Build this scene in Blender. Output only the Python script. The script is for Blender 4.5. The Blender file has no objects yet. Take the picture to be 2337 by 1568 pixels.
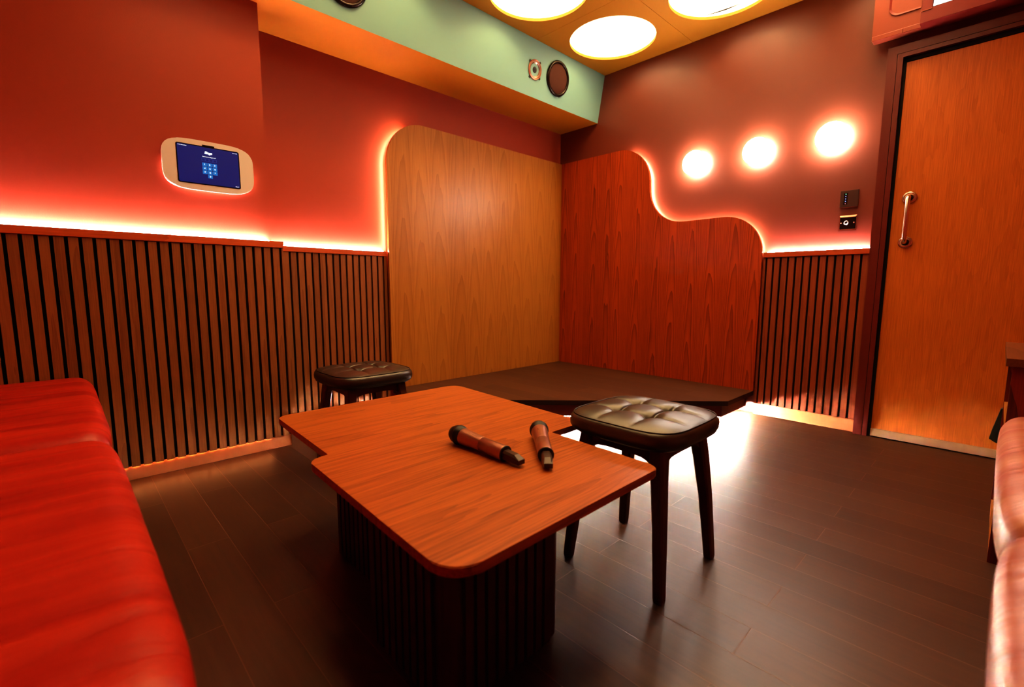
import bpy, bmesh, math, random
from mathutils import Vector, Matrix, noise
random.seed(7)
C = bpy.context.scene.collection
PI = math.pi

# ------------------------------------------------------------------ helpers
def link(name, bm, mats, parent=None, smooth=False, kind=None):
    bmesh.ops.recalc_face_normals(bm, faces=bm.faces)
    me = bpy.data.meshes.new(name)
    bm.to_mesh(me); bm.free()
    if not isinstance(mats, (list, tuple)): mats = [mats]
    for m in mats: me.materials.append(m)
    if smooth:
        for p in me.polygons: p.use_smooth = True
    o = bpy.data.objects.new(name, me)
    C.objects.link(o)
    if parent is not None:
        o.parent = parent
        o.matrix_parent_inverse = Matrix.Identity(4)
    if kind: o['kind'] = kind
    return o

def struct(name, bm, m, parent=None, smooth=False):
    return link(name, bm, m, parent, smooth, None if parent else 'structure')

def thing(name, label, cat, loc=(0, 0, 0), rotz=0, group=None):
    o = bpy.data.objects.new(name, None); C.objects.link(o)
    o.empty_display_size = .1
    o.location = loc; o.rotation_euler = (0, 0, rotz)
    o['label'] = label; o['category'] = cat
    if group: o['group'] = group
    return o

def tag(o, label, cat, group=None):
    o['label'] = label; o['category'] = cat
    if group: o['group'] = group
    return o

def dup(root, name, loc, rotz, label, group=None):
    r = root.copy(); C.objects.link(r); r.name = name
    r.location = loc; r.rotation_euler = (0, 0, rotz); r['label'] = label
    if group: r['group'] = group
    for ch in list(root.children):
        c = ch.copy(); C.objects.link(c); c.parent = r
        for g in ch.children:
            d = g.copy(); C.objects.link(d); d.parent = c
    return r

def box(bm, x0, x1, y0, y1, z0, z1, mi=0, bev=0):
    v = [bm.verts.new(p) for p in ((x0,y0,z0),(x1,y0,z0),(x1,y1,z0),(x0,y1,z0),(x0,y0,z1),(x1,y0,z1),(x1,y1,z1),(x0,y1,z1))]
    fs = [bm.faces.new([v[i] for i in q]) for q in ((3,2,1,0),(4,5,6,7),(0,1,5,4),(1,2,6,5),(2,3,7,6),(3,0,4,7))]
    for f in fs: f.material_index = mi
    if bev:
        es = list({e for f in fs for e in f.edges})
        r = bmesh.ops.bevel(bm, geom=es, offset=bev, segments=2, profile=.6, affect='EDGES')
        for f in r['faces']: f.material_index = mi
    return v

def prism(bm, pts, h, fn, mi=0, side_mi=None):
    """pts: 2D outline; fn(a,b,t)->xyz with t in (0,h)"""
    lo = [bm.verts.new(fn(a, b, 0)) for a, b in pts]
    hi = [bm.verts.new(fn(a, b, h)) for a, b in pts]
    f1 = bm.faces.new(lo); f2 = bm.faces.new(hi)
    f1.material_index = mi; f2.material_index = mi
    n = len(pts)
    for i in range(n):
        f = bm.faces.new((lo[i], lo[(i+1) % n], hi[(i+1) % n], hi[i]))
        f.material_index = mi if side_mi is None else side_mi
    return lo, hi

def lathe(bm, prof, M=None, seg=40, cap=True):
    """prof: list (r,z); around z; M transforms."""
    rings = []
    for r, z in prof:
        if r < 1e-6:
            p = Vector((0, 0, z)); p = M @ p if M else p
            rings.append([bm.verts.new(p)])
        else:
            rg = []
            for i in range(seg):
                a = 2*PI*i/seg
                p = Vector((r*math.cos(a), r*math.sin(a), z)); p = M @ p if M else p
                rg.append(bm.verts.new(p))
            rings.append(rg)
    for a, b in zip(rings, rings[1:]):
        if len(a) == 1 and len(b) == 1: continue
        for i in range(seg):
            j = (i+1) % seg
            if len(a) == 1: bm.faces.new((a[0], b[i], b[j]))
            elif len(b) == 1: bm.faces.new((a[i], a[j], b[0]))
            else: bm.faces.new((a[i], a[j], b[j], b[i]))
    if cap:
        for rg in (rings[0], rings[-1]):
            if len(rg) > 1: bm.faces.new(rg)

def tube(bm, pts, r, seg=12, upv=None):
    rings = []
    for i, p in enumerate(pts):
        p = Vector(p)
        t = (Vector(pts[min(i+1, len(pts)-1)]) - Vector(pts[max(i-1, 0)])).normalized()
        up = Vector(upv) if upv else (Vector((0, 0, 1)) if abs(t.z) < .9 else Vector((1, 0, 0)))
        a = t.cross(up).normalized(); b = t.cross(a)
        rr = r[i] if isinstance(r, (list, tuple)) else r
        rings.append([bm.verts.new(p + rr*(math.cos(2*PI*k/seg)*a + math.sin(2*PI*k/seg)*b)) for k in range(seg)])
    for A, B in zip(rings, rings[1:]):
        for k in range(seg):
            bm.faces.new((A[k], A[(k+1) % seg], B[(k+1) % seg], B[k]))
    bm.faces.new(rings[0]); bm.faces.new(rings[-1])

def round_poly(P, radii, n=8):
    out = []
    N = len(P)
    for i in range(N):
        p = Vector(P[i]); a = Vector(P[i-1]); b = Vector(P[(i+1) % N]); r = radii[i]
        if r <= 0: out.append(tuple(p)); continue
        da = (a-p).normalized(); db = (b-p).normalized()
        ang = da.angle(db); d = r/math.tan(ang/2)
        c = p + (da+db).normalized()*(r/math.sin(ang/2))
        s = p + da*d; e = p + db*d
        a0 = math.atan2(s.y-c.y, s.x-c.x); a1 = math.atan2(e.y-c.y, e.x-c.x)
        while a1-a0 > PI: a1 -= 2*PI
        while a1-a0 < -PI: a1 += 2*PI
        for k in range(n+1):
            t = a0 + (a1-a0)*k/n
            out.append((c.x+r*math.cos(t), c.y+r*math.sin(t)))
    return out

def arc(cx, cy, r, a0, a1, n=14):
    return [(cx+r*math.cos(math.radians(a0+(a1-a0)*k/n)), cy+r*math.sin(math.radians(a0+(a1-a0)*k/n))) for k in range(n+1)]

def puffy(bm, x0, x1, y0, y1, z0, z1, r, nx=40, ny=24, nz=8, fn=None):
    """rounded box made from a fine grid; fn(p)->p deforms"""
    c = Vector(((x0+x1)/2, (y0+y1)/2, (z0+z1)/2)); h = Vector(((x1-x0)/2, (y1-y0)/2, (z1-z0)/2))
    n = (nx, ny, nz); cache = {}
    def V(i, j, k):
        key = (i, j, k)
        if key in cache: return cache[key]
        p = Vector(((2*i/nx-1)*h.x, (2*j/ny-1)*h.y, (2*k/nz-1)*h.z))
        q = Vector([max(-(h[a]-r), min(h[a]-r, p[a])) for a in range(3)])
        d = p-q
        if d.length > 1e-9: p = q + d.normalized()*r
        p = p + c
        if fn: p = fn(p)
        v = bm.verts.new(p); cache[key] = v
        return v
    for ax in range(3):
        a, b = (ax+1) % 3, (ax+2) % 3
        for side in (0, n[ax]):
            for i in range(n[a]):
                for j in range(n[b]):
                    q = []
                    for di, dj in ((0,0),(1,0),(1,1),(0,1)):
                        idx = [0,0,0]; idx[ax] = side; idx[a] = i+di; idx[b] = j+dj
                        q.append(V(*idx))
                    bm.faces.new(q)

# ------------------------------------------------------------------ materials
def new_mat(name):
    m = bpy.data.materials.new(name); m.use_nodes = True
    nt = m.node_tree; b = nt.nodes['Principled BSDF']
    return m, nt, b

def N(nt, t, **kw):
    n = nt.nodes.new(t)
    for k, v in kw.items(): setattr(n, k, v)
    return n

def math_n(nt, op, a, b=None, c=None):
    n = nt.nodes.new('ShaderNodeMath'); n.operation = op
    for i, x in enumerate((a, b, c)):
        if x is None: continue
        if isinstance(x, (int, float)): n.inputs[i].default_value = x
        else: nt.links.new(x, n.inputs[i])
    return n.outputs[0]

def plain(name, col, rough=.5, metal=0, spec=.5, bump=0, bscale=200, var=0):
    m, nt, b = new_mat(name)
    b.inputs['Base Color'].default_value = (*col, 1)
    b.inputs['Roughness'].default_value = rough
    b.inputs['Metallic'].default_value = metal
    b.inputs['Specular IOR Level'].default_value = spec
    tc = N(nt, 'ShaderNodeTexCoord')
    nz = N(nt, 'ShaderNodeTexNoise'); nz.inputs['Scale'].default_value = bscale
    nt.links.new(tc.outputs['Object'], nz.inputs['Vector'])
    if bump:
        bp = N(nt, 'ShaderNodeBump'); bp.inputs['Strength'].default_value = bump; bp.inputs['Distance'].default_value = .002
        nt.links.new(nz.outputs['Fac'], bp.inputs['Height']); nt.links.new(bp.outputs[0], b.inputs['Normal'])
    if var:
        n2 = N(nt, 'ShaderNodeTexNoise'); n2.inputs['Scale'].default_value = 1.7; n2.inputs['Detail'].default_value = 4
        nt.links.new(tc.outputs['Object'], n2.inputs['Vector'])
        mx = N(nt, 'ShaderNodeMix', data_type='RGBA'); nt.links.new(n2.outputs['Fac'], mx.inputs[0])
        mx.inputs[6].default_value = (*[c*(1-var) for c in col], 1); mx.inputs[7].default_value = (*[min(1, c*(1+var)) for c in col], 1)
        nt.links.new(mx.outputs[2], b.inputs['Base Color'])
    return m

def emit(name, col, s, base=None):
    m, nt, b = new_mat(name)
    b.inputs['Base Color'].default_value = (*(base or col), 1)
    b.inputs['Emission Color'].default_value = (*col, 1)
    b.inputs['Emission Strength'].default_value = s
    b.inputs['Roughness'].default_value = .5
    return m

def wood(name, c_lo, c_hi, u='Y', v='Z', leaf=.16, A=14, B=3.0, contrast=.6, fine=.35, rough=.45, leafvar=.12, warp=1.2, seed=0., spec=.4, bump=.15):
    m, nt, b = new_mat(name); L = nt.links.new
    tc = N(nt, 'ShaderNodeTexCoord'); sp = N(nt, 'ShaderNodeSeparateXYZ'); L(tc.outputs['Object'], sp.inputs[0])
    U = math_n(nt, 'ADD', sp.outputs[u], seed); Vv = sp.outputs[v]
    W = sp.outputs[[a for a in 'XYZ' if a not in (u, v)][0]]
    ul = math_n(nt, 'DIVIDE', U, leaf)
    fl = math_n(nt, 'FLOOR', ul)
    uu = math_n(nt, 'SUBTRACT', math_n(nt, 'FRACT', ul), .5)
    wn = N(nt, 'ShaderNodeTexWhiteNoise', noise_dimensions='1D'); L(fl, wn.inputs['W'])
    # warp noise, stretched along grain
    cb = N(nt, 'ShaderNodeCombineXYZ'); L(math_n(nt, 'MULTIPLY', U, 9), cb.inputs[0]); L(math_n(nt, 'MULTIPLY', Vv, 1.3), cb.inputs[1]); L(fl, cb.inputs[2])
    n1 = N(nt, 'ShaderNodeTexNoise'); n1.inputs['Scale'].default_value = 1; n1.inputs['Detail'].default_value = 3; L(cb.outputs[0], n1.inputs['Vector'])
    # parabolic cathedral rings
    off = math_n(nt, 'MULTIPLY', wn.outputs['Value'], .35)
    uo = math_n(nt, 'SUBTRACT', uu, math_n(nt, 'SUBTRACT', off, .17))
    r = math_n(nt, 'MULTIPLY', math_n(nt, 'MULTIPLY', uo, uo), A)
    r = math_n(nt, 'ADD', r, math_n(nt, 'MULTIPLY', math_n(nt, 'ADD', Vv, math_n(nt, 'MULTIPLY', wn.outputs['Value'], 2.3)), B))
    r = math_n(nt, 'ADD', r, math_n(nt, 'MULTIPLY', n1.outputs['Fac'], warp))
    s = math_n(nt, 'FRACT', r)
    s = math_n(nt, 'POWER', s, 2.2)
    # fine grain
    c2 = N(nt, 'ShaderNodeCombineXYZ'); L(math_n(nt, 'MULTIPLY', U, 260), c2.inputs[0]); L(math_n(nt, 'MULTIPLY', Vv, 7), c2.inputs[1]); L(math_n(nt, 'MULTIPLY', W, 200), c2.inputs[2])
    n2 = N(nt, 'ShaderNodeTexNoise'); n2.inputs['Scale'].default_value = 1; n2.inputs['Detail'].default_value = 2; L(c2.outputs[0], n2.inputs['Vector'])
    f = math_n(nt, 'MULTIPLY', s, contrast)
    f = math_n(nt, 'ADD', f, math_n(nt, 'MULTIPLY', math_n(nt, 'SUBTRACT', n2.outputs['Fac'], .5), fine*2))
    f = math_n(nt, 'ADD', f, math_n(nt, 'MULTIPLY', math_n(nt, 'SUBTRACT', wn.outputs['Value'], .5), leafvar*2))
    f = math_n(nt, 'ADD', f, .12)
    cl = N(nt, 'ShaderNodeClamp'); L(f, cl.inputs[0])
    mx = N(nt, 'ShaderNodeMix', data_type='RGBA'); L(cl.outputs[0], mx.inputs[0])
    mx.inputs[6].default_value = (*c_hi, 1); mx.inputs[7].default_value = (*c_lo, 1)
    L(mx.outputs[2], b.inputs['Base Color'])
    b.inputs['Roughness'].default_value = rough; b.inputs['Specular IOR Level'].default_value = spec
    bp = N(nt, 'ShaderNodeBump'); bp.inputs['Strength'].default_value = bump; bp.inputs['Distance'].default_value = .001
    L(n2.outputs['Fac'], bp.inputs['Height']); L(bp.outputs[0], b.inputs['Normal'])
    return m

def planks(name, c1, c2, pw, pl, y0, rough=.38, spec=.5):
    m, nt, b = new_mat(name); L = nt.links.new
    tc = N(nt, 'ShaderNodeTexCoord'); sp = N(nt, 'ShaderNodeSeparateXYZ'); L(tc.outputs['Object'], sp.inputs[0])
    yr = math_n(nt, 'DIVIDE', math_n(nt, 'SUBTRACT', sp.outputs['Y'], y0), pw)
    row = math_n(nt, 'FLOOR', yr); fy = math_n(nt, 'FRACT', yr)
    w1 = N(nt, 'ShaderNodeTexWhiteNoise', noise_dimensions='1D'); L(row, w1.inputs['W'])
    xr = math_n(nt, 'ADD', math_n(nt, 'DIVIDE', math_n(nt, 'SUBTRACT', sp.outputs['X'], 2.009), pl), math_n(nt, 'MULTIPLY', math_n(nt, 'FLOORED_MODULO', row, 2.), .5))
    col = math_n(nt, 'FLOOR', xr); fx = math_n(nt, 'FRACT', xr)
    cb = N(nt, 'ShaderNodeCombineXYZ'); L(row, cb.inputs[0]); L(col, cb.inputs[1])
    w2 = N(nt, 'ShaderNodeTexWhiteNoise', noise_dimensions='3D'); L(cb.outputs[0], w2.inputs['Vector'])
    # grain along x
    g = N(nt, 'ShaderNodeCombineXYZ'); L(math_n(nt, 'MULTIPLY', sp.outputs['X'], 4), g.inputs[0]); L(math_n(nt, 'MULTIPLY', sp.outputs['Y'], 60), g.inputs[1]); L(math_n(nt, 'MULTIPLY', w2.outputs['Value'], 40), g.inputs[2])
    n1 = N(nt, 'ShaderNodeTexNoise'); n1.inputs['Scale'].default_value = 1; n1.inputs['Detail'].default_value = 5; n1.inputs['Distortion'].default_value = .6; L(g.outputs[0], n1.inputs['Vector'])
    f = math_n(nt, 'ADD', math_n(nt, 'MULTIPLY', n1.outputs['Fac'], .75), math_n(nt, 'MULTIPLY', w2.outputs['Value'], .3))
    mx = N(nt, 'ShaderNodeMix', data_type='RGBA'); L(f, mx.inputs[0]); mx.inputs[6].default_value = (*c1, 1); mx.inputs[7].default_value = (*c2, 1)
    # joints
    ey = math_n(nt, 'MULTIPLY', math_n(nt, 'MINIMUM', fy, math_n(nt, 'SUBTRACT', 1, fy)), pw)
    ex = math_n(nt, 'MULTIPLY', math_n(nt, 'MINIMUM', fx, math_n(nt, 'SUBTRACT', 1, fx)), pl)
    e = math_n(nt, 'MINIMUM', ex, ey)
    j = math_n(nt, 'LESS_THAN', e, .0014)
    mj = N(nt, 'ShaderNodeMix', data_type='RGBA'); L(j, mj.inputs[0]); L(mx.outputs[2], mj.inputs[6]); mj.inputs[7].default_value = (c2[0]*1.15, c2[1]*1.15, c2[2]*1.15, 1)
    L(mj.outputs[2], b.inputs['Base Color'])
    b.inputs['Specular IOR Level'].default_value = spec
    rr = math_n(nt, 'ADD', rough-.06, math_n(nt, 'MULTIPLY', n1.outputs['Fac'], .14)); L(rr, b.inputs['Roughness'])
    bp = N(nt, 'ShaderNodeBump'); bp.inputs['Strength'].default_value = .35; bp.inputs['Distance'].default_value = .0009
    h = math_n(nt, 'ADD', math_n(nt, 'MULTIPLY', n1.outputs['Fac'], .5), math_n(nt, 'MINIMUM', math_n(nt, 'MULTIPLY', e, 500), 1.))
    L(h, bp.inputs['Height']); L(bp.outputs[0], b.inputs['Normal'])
    return m

def leather(name, col, col2, rough=.4, sx=10, sy=2, wr=.5, spec=.5):
    m, nt, b = new_mat(name); L = nt.links.new
    tc = N(nt, 'ShaderNodeTexCoord')
    mp = N(nt, 'ShaderNodeMapping'); mp.inputs['Scale'].default_value = (sx, sy, 3); L(tc.outputs['Object'], mp.inputs[0])
    n1 = N(nt, 'ShaderNodeTexNoise'); n1.inputs['Scale'].default_value = 1; n1.inputs['Detail'].default_value = 4; n1.inputs['Distortion'].default_value = .8; L(mp.outputs[0], n1.inputs['Vector'])
    n2 = N(nt, 'ShaderNodeTexVoronoi'); n2.inputs['Scale'].default_value = 420; L(tc.outputs['Object'], n2.inputs['Vector'])
    mx = N(nt, 'ShaderNodeMix', data_type='RGBA')
    rp = N(nt, 'ShaderNodeMapRange'); rp.inputs[1].default_value = .35; rp.inputs[2].default_value = .65; L(n1.outputs['Fac'], rp.inputs[0]); L(rp.outputs[0], mx.inputs[0])
    mx.inputs[6].default_value = (*col, 1); mx.inputs[7].default_value = (*col2, 1); L(mx.outputs[2], b.inputs['Base Color'])
    b1 = N(nt, 'ShaderNodeBump'); b1.inputs['Strength'].default_value = wr; b1.inputs['Distance'].default_value = .012; L(n1.outputs['Fac'], b1.inputs['Height'])
    b2 = N(nt, 'ShaderNodeBump'); b2.inputs['Strength'].default_value = .12; b2.inputs['Distance'].default_value = .0006; L(n2.outputs['Distance'], b2.inputs['Height']); L(b1.outputs[0], b2.inputs['Normal'])
    L(b2.outputs[0], b.inputs['Normal'])
    b.inputs['Roughness'].default_value = rough; b.inputs['Specular IOR Level'].default_value = spec
    return m

M_wall = plain('terracotta_paint', (.40, .076, .036), .42, spec=.35, bump=.12, bscale=260, var=.06)
M_wall2 = plain('end_wall_paint', (.185, .048, .027), .36, spec=.6, bump=.12, bscale=260, var=.06)  # darker tone than on the other walls
M_frame = plain('frame_paint', (.15, .024, .018), .35, spec=.45, bump=.05)
M_back = plain('dark_backing', (.012, .008, .007), .9)
M_ceil = plain('mustard_ceiling', (.50, .24, .020), .6, bump=.15, bscale=400)
M_mint = plain('mint_paint', (.26, .48, .40), .5, bump=.1, bscale=300)
M_orange = plain('orange_paint', (.72, .31, .03), .5, bump=.1, bscale=300)
M_white = emit('white_can_glow', (1.0, .88, .62), 1.35, (.9, .86, .78))  # can walls emit by themselves so the whole opening looks white
M_shell = plain('white_shell', (.85, .80, .70), .7)
M_oakL = wood('golden_oak_veneer', (.24, .075, .012), (.52, .225, .046), 'Y', 'Z', leaf=.155, A=7, B=2.2, contrast=.32, fine=.34, spec=.40, rough=.38, leafvar=.16, warp=2.0, seed=.02)
M_oakR = wood('red_oak_veneer', (.13, .018, .004), (.52, .095, .018), 'X', 'Z', leaf=.150, A=20, B=2.4, contrast=.62, fine=.34, rough=.36, leafvar=.08, warp=3.4, seed=.03)
M_door = wood('cherry_door_veneer', (.34, .065, .011), (.76, .24, .046), 'X', 'Z', leaf=1.3, A=3, B=.3, contrast=.13, fine=.42, rough=.36, leafvar=.02, warp=5.)
M_slatL = wood('walnut_slat_side', (.13, .040, .012), (.34, .130, .044), 'Y', 'Z', leaf=.0425, A=1, B=.4, contrast=.35, fine=.5, rough=.5, leafvar=.15, warp=1.)
M_slatR = wood('walnut_slat_end', (.13, .034, .014), (.32, .080, .032), 'X', 'Z', leaf=.0425, A=1, B=.4, contrast=.35, fine=.5, rough=.5, leafvar=.15, warp=1.)
M_railY = wood('cap_rail_wood', (.40, .070, .020), (.75, .17, .05), 'Z', 'Y', leaf=.5, A=1, B=1, contrast=.4, fine=.4, rough=.4, leafvar=.0)
M_railX = wood('cap_rail_wood_end', (.38, .070, .020), (.65, .14, .045), 'Z', 'X', leaf=.5, A=1, B=1, contrast=.4, fine=.4, rough=.4, leafvar=.0)
M_table = wood('table_walnut_veneer', (.17, .034, .006), (.50, .150, .030), 'X', 'Y', leaf=.30, A=9, B=1.2, contrast=.36, fine=.78, rough=.36, leafvar=.10, warp=3.2, seed=.08, bump=.1, spec=.6)
M_tbase = wood('table_base_slats', (.035, .010, .005), (.09, .028, .012), 'X', 'Z', leaf=.03, A=1, B=1, contrast=.4, fine=.4, rough=.5)
M_floor = planks('dark_plank_floor', (.018, .006, .003), (.110, .046, .024), .1215, .947, -2.153, rough=.40, spec=.8)
M_stage = planks('stage_plank_top', (.035, .013, .006), (.12, .050, .022), .14, 1.1, -.02, rough=.5)
M_nosing = plain('dark_nosing', (.02, .010, .008), .4, bump=.1)
M_fascia = plain('stage_fascia', (.10, .022, .014), .35, bump=.1)
M_kick = plain('copper_kick', (.70, .24, .10), .42, metal=.35, bump=.1)
M_kickw = plain('brushed_metal_kick', (.80, .55, .38), .35, metal=.6, bump=.1)
M_leg = wood('ebonised_leg_wood', (.045, .016, .009), (.12, .042, .020), 'X', 'Z', leaf=.1, A=1, B=1, contrast=.4, fine=.4, rough=.4)
M_black = leather('black_leather', (.020, .015, .011), (.028, .021, .015), .38, 6, 6, .10, 1.0)
M_blackp = plain('black_piping', (.02, .014, .012), .35)
M_redL = leather('red_leather', (.38, .014, .007), (.56, .036, .014), .44, 15, 2.2, .55, .5)
M_redR = leather('red_leather_sheen', (.34, .085, .058), (.52, .23, .165), .38, 2.2, 15, .55, .6)  # pink-beige sheen of grazing light painted into both leather colours
M_sofab = plain('sofa_base_black', (.02, .01, .008), .6)
M_chrome = plain('chrome', (.85, .82, .80), .08, metal=1)
M_steel = plain('satin_steel', (.85, .66, .54), .24, metal=1)
M_darkplate = plain('bronze_plate', (.10, .060, .048), .3, metal=.5)
M_blkgloss = plain('black_gloss', (.010, .008, .008), .12)
M_blk = plain('black_plastic', (.012, .010, .010), .5)
M_grille = plain('speaker_mesh', (.10, .035, .022), .55, metal=.4, bump=1., bscale=1500)
M_mesh = plain('mic_mesh', (.035, .018, .012), .4, metal=.7, bump=1., bscale=1800)
M_bezel = plain('speaker_bezel', (.03, .02, .016), .18, metal=.5)
M_cone = plain('speaker_cone', (.36, .24, .19), .3, metal=.9)
M_copper = plain('copper_ring', (.48, .22, .14), .35, metal=.9)
M_mic = plain('mic_body_bronze', (.42, .20, .14), .36, metal=.75)
M_ant = plain('antenna_plastic', (.06, .032, .022), .32)
M_tab = plain('tablet_shell', (.95, .84, .70), .45)
M_ac = plain('ac_casing_paint', (.33, .072, .036), .4, bump=.05)
M_acd = plain('ac_casing_dark', (.26, .035, .028), .4, bump=.05)
M_cab = wood('cabinet_red_wood', (.06, .008, .004), (.24, .030, .012), 'X', 'Z', leaf=.3, A=8, B=2.5, contrast=.7, fine=.4, rough=.35)
M_cabtop = wood('cabinet_top_wood', (.06, .018, .008), (.18, .060, .022), 'X', 'Y', leaf=.3, A=4, B=1.5, contrast=.5, fine=.4, rough=.4)
M_cabin = wood('cabinet_shelf_oak', (.20, .070, .015), (.50, .20, .05), 'X', 'Y', leaf=.12, A=10, B=3, contrast=.6, fine=.4, rough=.4)
M_cloth = plain('black_cloth', (.012, .014, .012), .8, bump=.3)

WARM = (1.0, .80, .55)
E_disc = emit('ceiling_diffuser_glow', (1.0, .67, .31), 47)
E_sconce = emit('sconce_glow', (1.0, .92, .80), 95)
E_led = emit('led_pink_white', (1.0, .66, .76), 360)
E_ledp = emit('led_warm_edge', (1.0, .72, .54), 75)
E_stage = emit('led_cool_white', (1.0, .90, .82), 3500)
E_kickled = emit('led_amber', (1.0, .42, .14), 45)
E_tabhalo = emit('added_halo_glow', (1.0, .74, .70), 90)
E_scr = emit('screen_navy', (.0, .010, .16), 1.0, (0, 0, .02))
E_key = emit('screen_key_blue', (.01, .22, .62), 1.0, (0, 0, .02))
E_keyo = emit('screen_outline', (.06, .14, .55), 1.0, (0, 0, .02))
E_txt = emit('screen_text_white', (.75, .95, 1.0), 1.2)
E_blue = emit('indicator_blue', (.25, .35, 1.0), 2.2)
E_green = emit('indicator_green', (.3, 1.0, .75), 1.6)
E_pink = emit('indicator_pink', (.7, .35, .5), .7)
E_vent = emit('bright_louvre', (.95, 1.0, .98), 2.2)  # white of the vent slats put in as emission

# ------------------------------------------------------------------ room dimensions
H = 2.602
XR, YB = 3.62, -4.15            # far side wall and wall behind the camera
XA = .20                        # boxed-out section of the side wall
YA = -2.545

# floor
bm = bmesh.new(); box(bm, -.2, XR+.1, YB-.1, .2, -.08, 0); struct('floor', bm, M_floor)
# side wall (recessed part x=-.07, boxed-out part x=XA)
bm = bmesh.new()
box(bm, -.2, -.07, YB, .2, 0, H); box(bm, -.07, XA, YB, YA, 0, H)
struct('wall_left', bm, M_wall)
# end wall with a door opening
DX0, DX1, DZ = 2.372, 3.31, 2.075
bm = bmesh.new()
box(bm, -.07, DX0, .06, .2, 0, H); box(bm, DX0, DX1, .06, .2, DZ, H); box(bm, DX1, XR+.1, .06, .2, 0, H)
struct('wall_right', bm, M_wall2)
bm = bmesh.new(); box(bm, XR, XR+.1, YB, .06, 0, H); struct('wall_side', bm, M_wall)
bm = bmesh.new(); box(bm, -.2, XR+.1, YB-.1, YB, 0, H); struct('wall_back', bm, M_wall)

# sloping bulkhead beam along the side wall: mint face, orange underside
bm = bmesh.new()
prism(bm, [(-.068, 2.237), (.338, 2.237), (.400, H-.001), (-.068, H-.001)], 1, lambda a, b, t: (a, .058 if t else YB+.001, b))
bm.faces.ensure_lookup_table()
bm.normal_update()
for f in bm.faces:
    zs = [v.co.z for v in f.verts]; xs = [v.co.x for v in f.verts]
    f.material_index = 1 if max(zs) < 2.3 else 0
struct('wall_bulkhead', bm, [M_mint, M_orange])

# ceiling of square panels with one round hole each
TP = .765; X0 = .389; R = .300
bm = bmesh.new()
holes = []
nx, ny = 5, 6
seg = 48
for ix in range(nx):
    for iy in range(ny):
        x0 = X0+ix*TP; y1 = .062-.0-iy*TP if iy else .062
        x0c, x1c = x0+.0009, min(X0+(ix+1)*TP-.0009, XR)
        ya, yb = -(iy+1)*TP+.0009, (-iy*TP-.0009 if iy else .06)
        ya = max(ya, YB)
        if x1c-x0c < .1 or yb-ya < .1: continue
        cx, cy = X0+ix*TP+TP/2, -iy*TP-TP/2
        full = ix < 3 and iy < 4  # openings out of view are added to brighten the near room
        if full:
            holes.append((cx, cy))
            for zz, zt in ((H, H+.018),):
                lo, hi, lo2, hi2 = [], [], [], []
                for k in range(seg):
                    a = 2*PI*(k+.5)/seg
                    c, s = math.cos(a), math.sin(a)
                    # square boundary point
                    tx = ((x1c if c > 0 else x0c)-cx)/c if abs(c) > 1e-6 else 1e9
                    ty = ((yb if s > 0 else ya)-cy)/s if abs(s) > 1e-6 else 1e9
                    t = min(tx, ty)
                    lo.append(bm.verts.new((cx+R*c, cy+R*s, zz))); hi.append(bm.verts.new((cx+R*c, cy+R*s, zt)))
                    lo2.append(bm.verts.new((cx+t*c, cy+t*s, zz))); hi2.append(bm.verts.new((cx+t*c, cy+t*s, zt)))
                for k in range(seg):
                    j = (k+1) % seg
                    bm.faces.new((lo[k], lo[j], lo2[j], lo2[k])); bm.faces.new((hi[k], hi[j], hi2[j], hi2[k]))
                    bm.faces.new((lo[k], lo[j], hi[j], hi[k])); bm.faces.new((lo2[k], lo2[j], hi2[j], hi2[k]))
                # fill the four corners left by the radial cut
                for sx, sy in ((1, 1), (1, -1), (-1, 1), (-1, -1)):
                    X = x1c if sx > 0 else x0c; Y = yb if sy > 0 else ya
                    best = sorted(range(seg), key=lambda k: (lo2[k].co.x-X)**2+(lo2[k].co.y-Y)**2)
                    a_ = [k for k in best if abs(lo2[k].co.x-X) < 1e-5][0]; b_ = [k for k in best if abs(lo2[k].co.y-Y) < 1e-5][0]
                    c1 = bm.verts.new((X, Y, zz)); c2 = bm.verts.new((X, Y, zz+.018))
                    if a_ != b_:
                        bm.faces.new((lo2[a_], c1, lo2[b_])); bm.faces.new((hi2[a_], c2, hi2[b_]))
        else:
            box(bm, x0c, x1c, ya, yb, H, H+.018)
box(bm, -.2, X0, YB, .06, H, H+.018)
struct('ceiling', bm, M_ceil)
bm = bmesh.new(); box(bm, -.2, XR+.1, YB-.1, .2, H+.30, H+.34); struct('ceiling_slab', bm, M_back)

# ceiling lights: deep can with a white glow put into its walls, glowing disc at its top
def make_can():
    t = thing('ceiling_light', 'x', 'ceiling light', (0, 0, H+.02), 0, 'round backlit ceiling lights')
    b = bmesh.new()
    lathe(b, [(R+.012, 0), (R+.012, .26), (.0, .26)], seg=48, cap=False)
    lathe(b, [(R+.022, 0), (R+.022, .27), (.0, .27)], seg=48, cap=False)
    link('light_housing', b, M_white, t, True)
    b = bmesh.new(); lathe(b, [(0, .205), (.105, .205), (.105, .220), (0, .220)], seg=48, cap=False)
    link('diffuser', b, E_disc, t)
    return t
hl = {(0, 0): 'round backlit opening in the orange ceiling nearest the mint bulkhead corner, wholly in view',
      (0, 1): 'large round backlit ceiling opening beside the mint bulkhead, cut by the top of the photo',
      (1, 0): 'round backlit ceiling opening above the three wall lights, with a dark mark across its glow'}
can = None
for (cx, cy) in holes:
    ix = round((cx-X0-TP/2)/TP); iy = round((-cy-TP/2)/TP)
    lb = hl.get((ix, iy), 'round backlit opening added in the orange ceiling outside the view, to brighten the near room')
    if can is None:
        can = make_can(); can.location = (cx, cy, H+.02); can['label'] = lb
    else:
        o = dup(can, 'ceiling_light', (cx, cy, H+.02), 0, lb)
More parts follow.
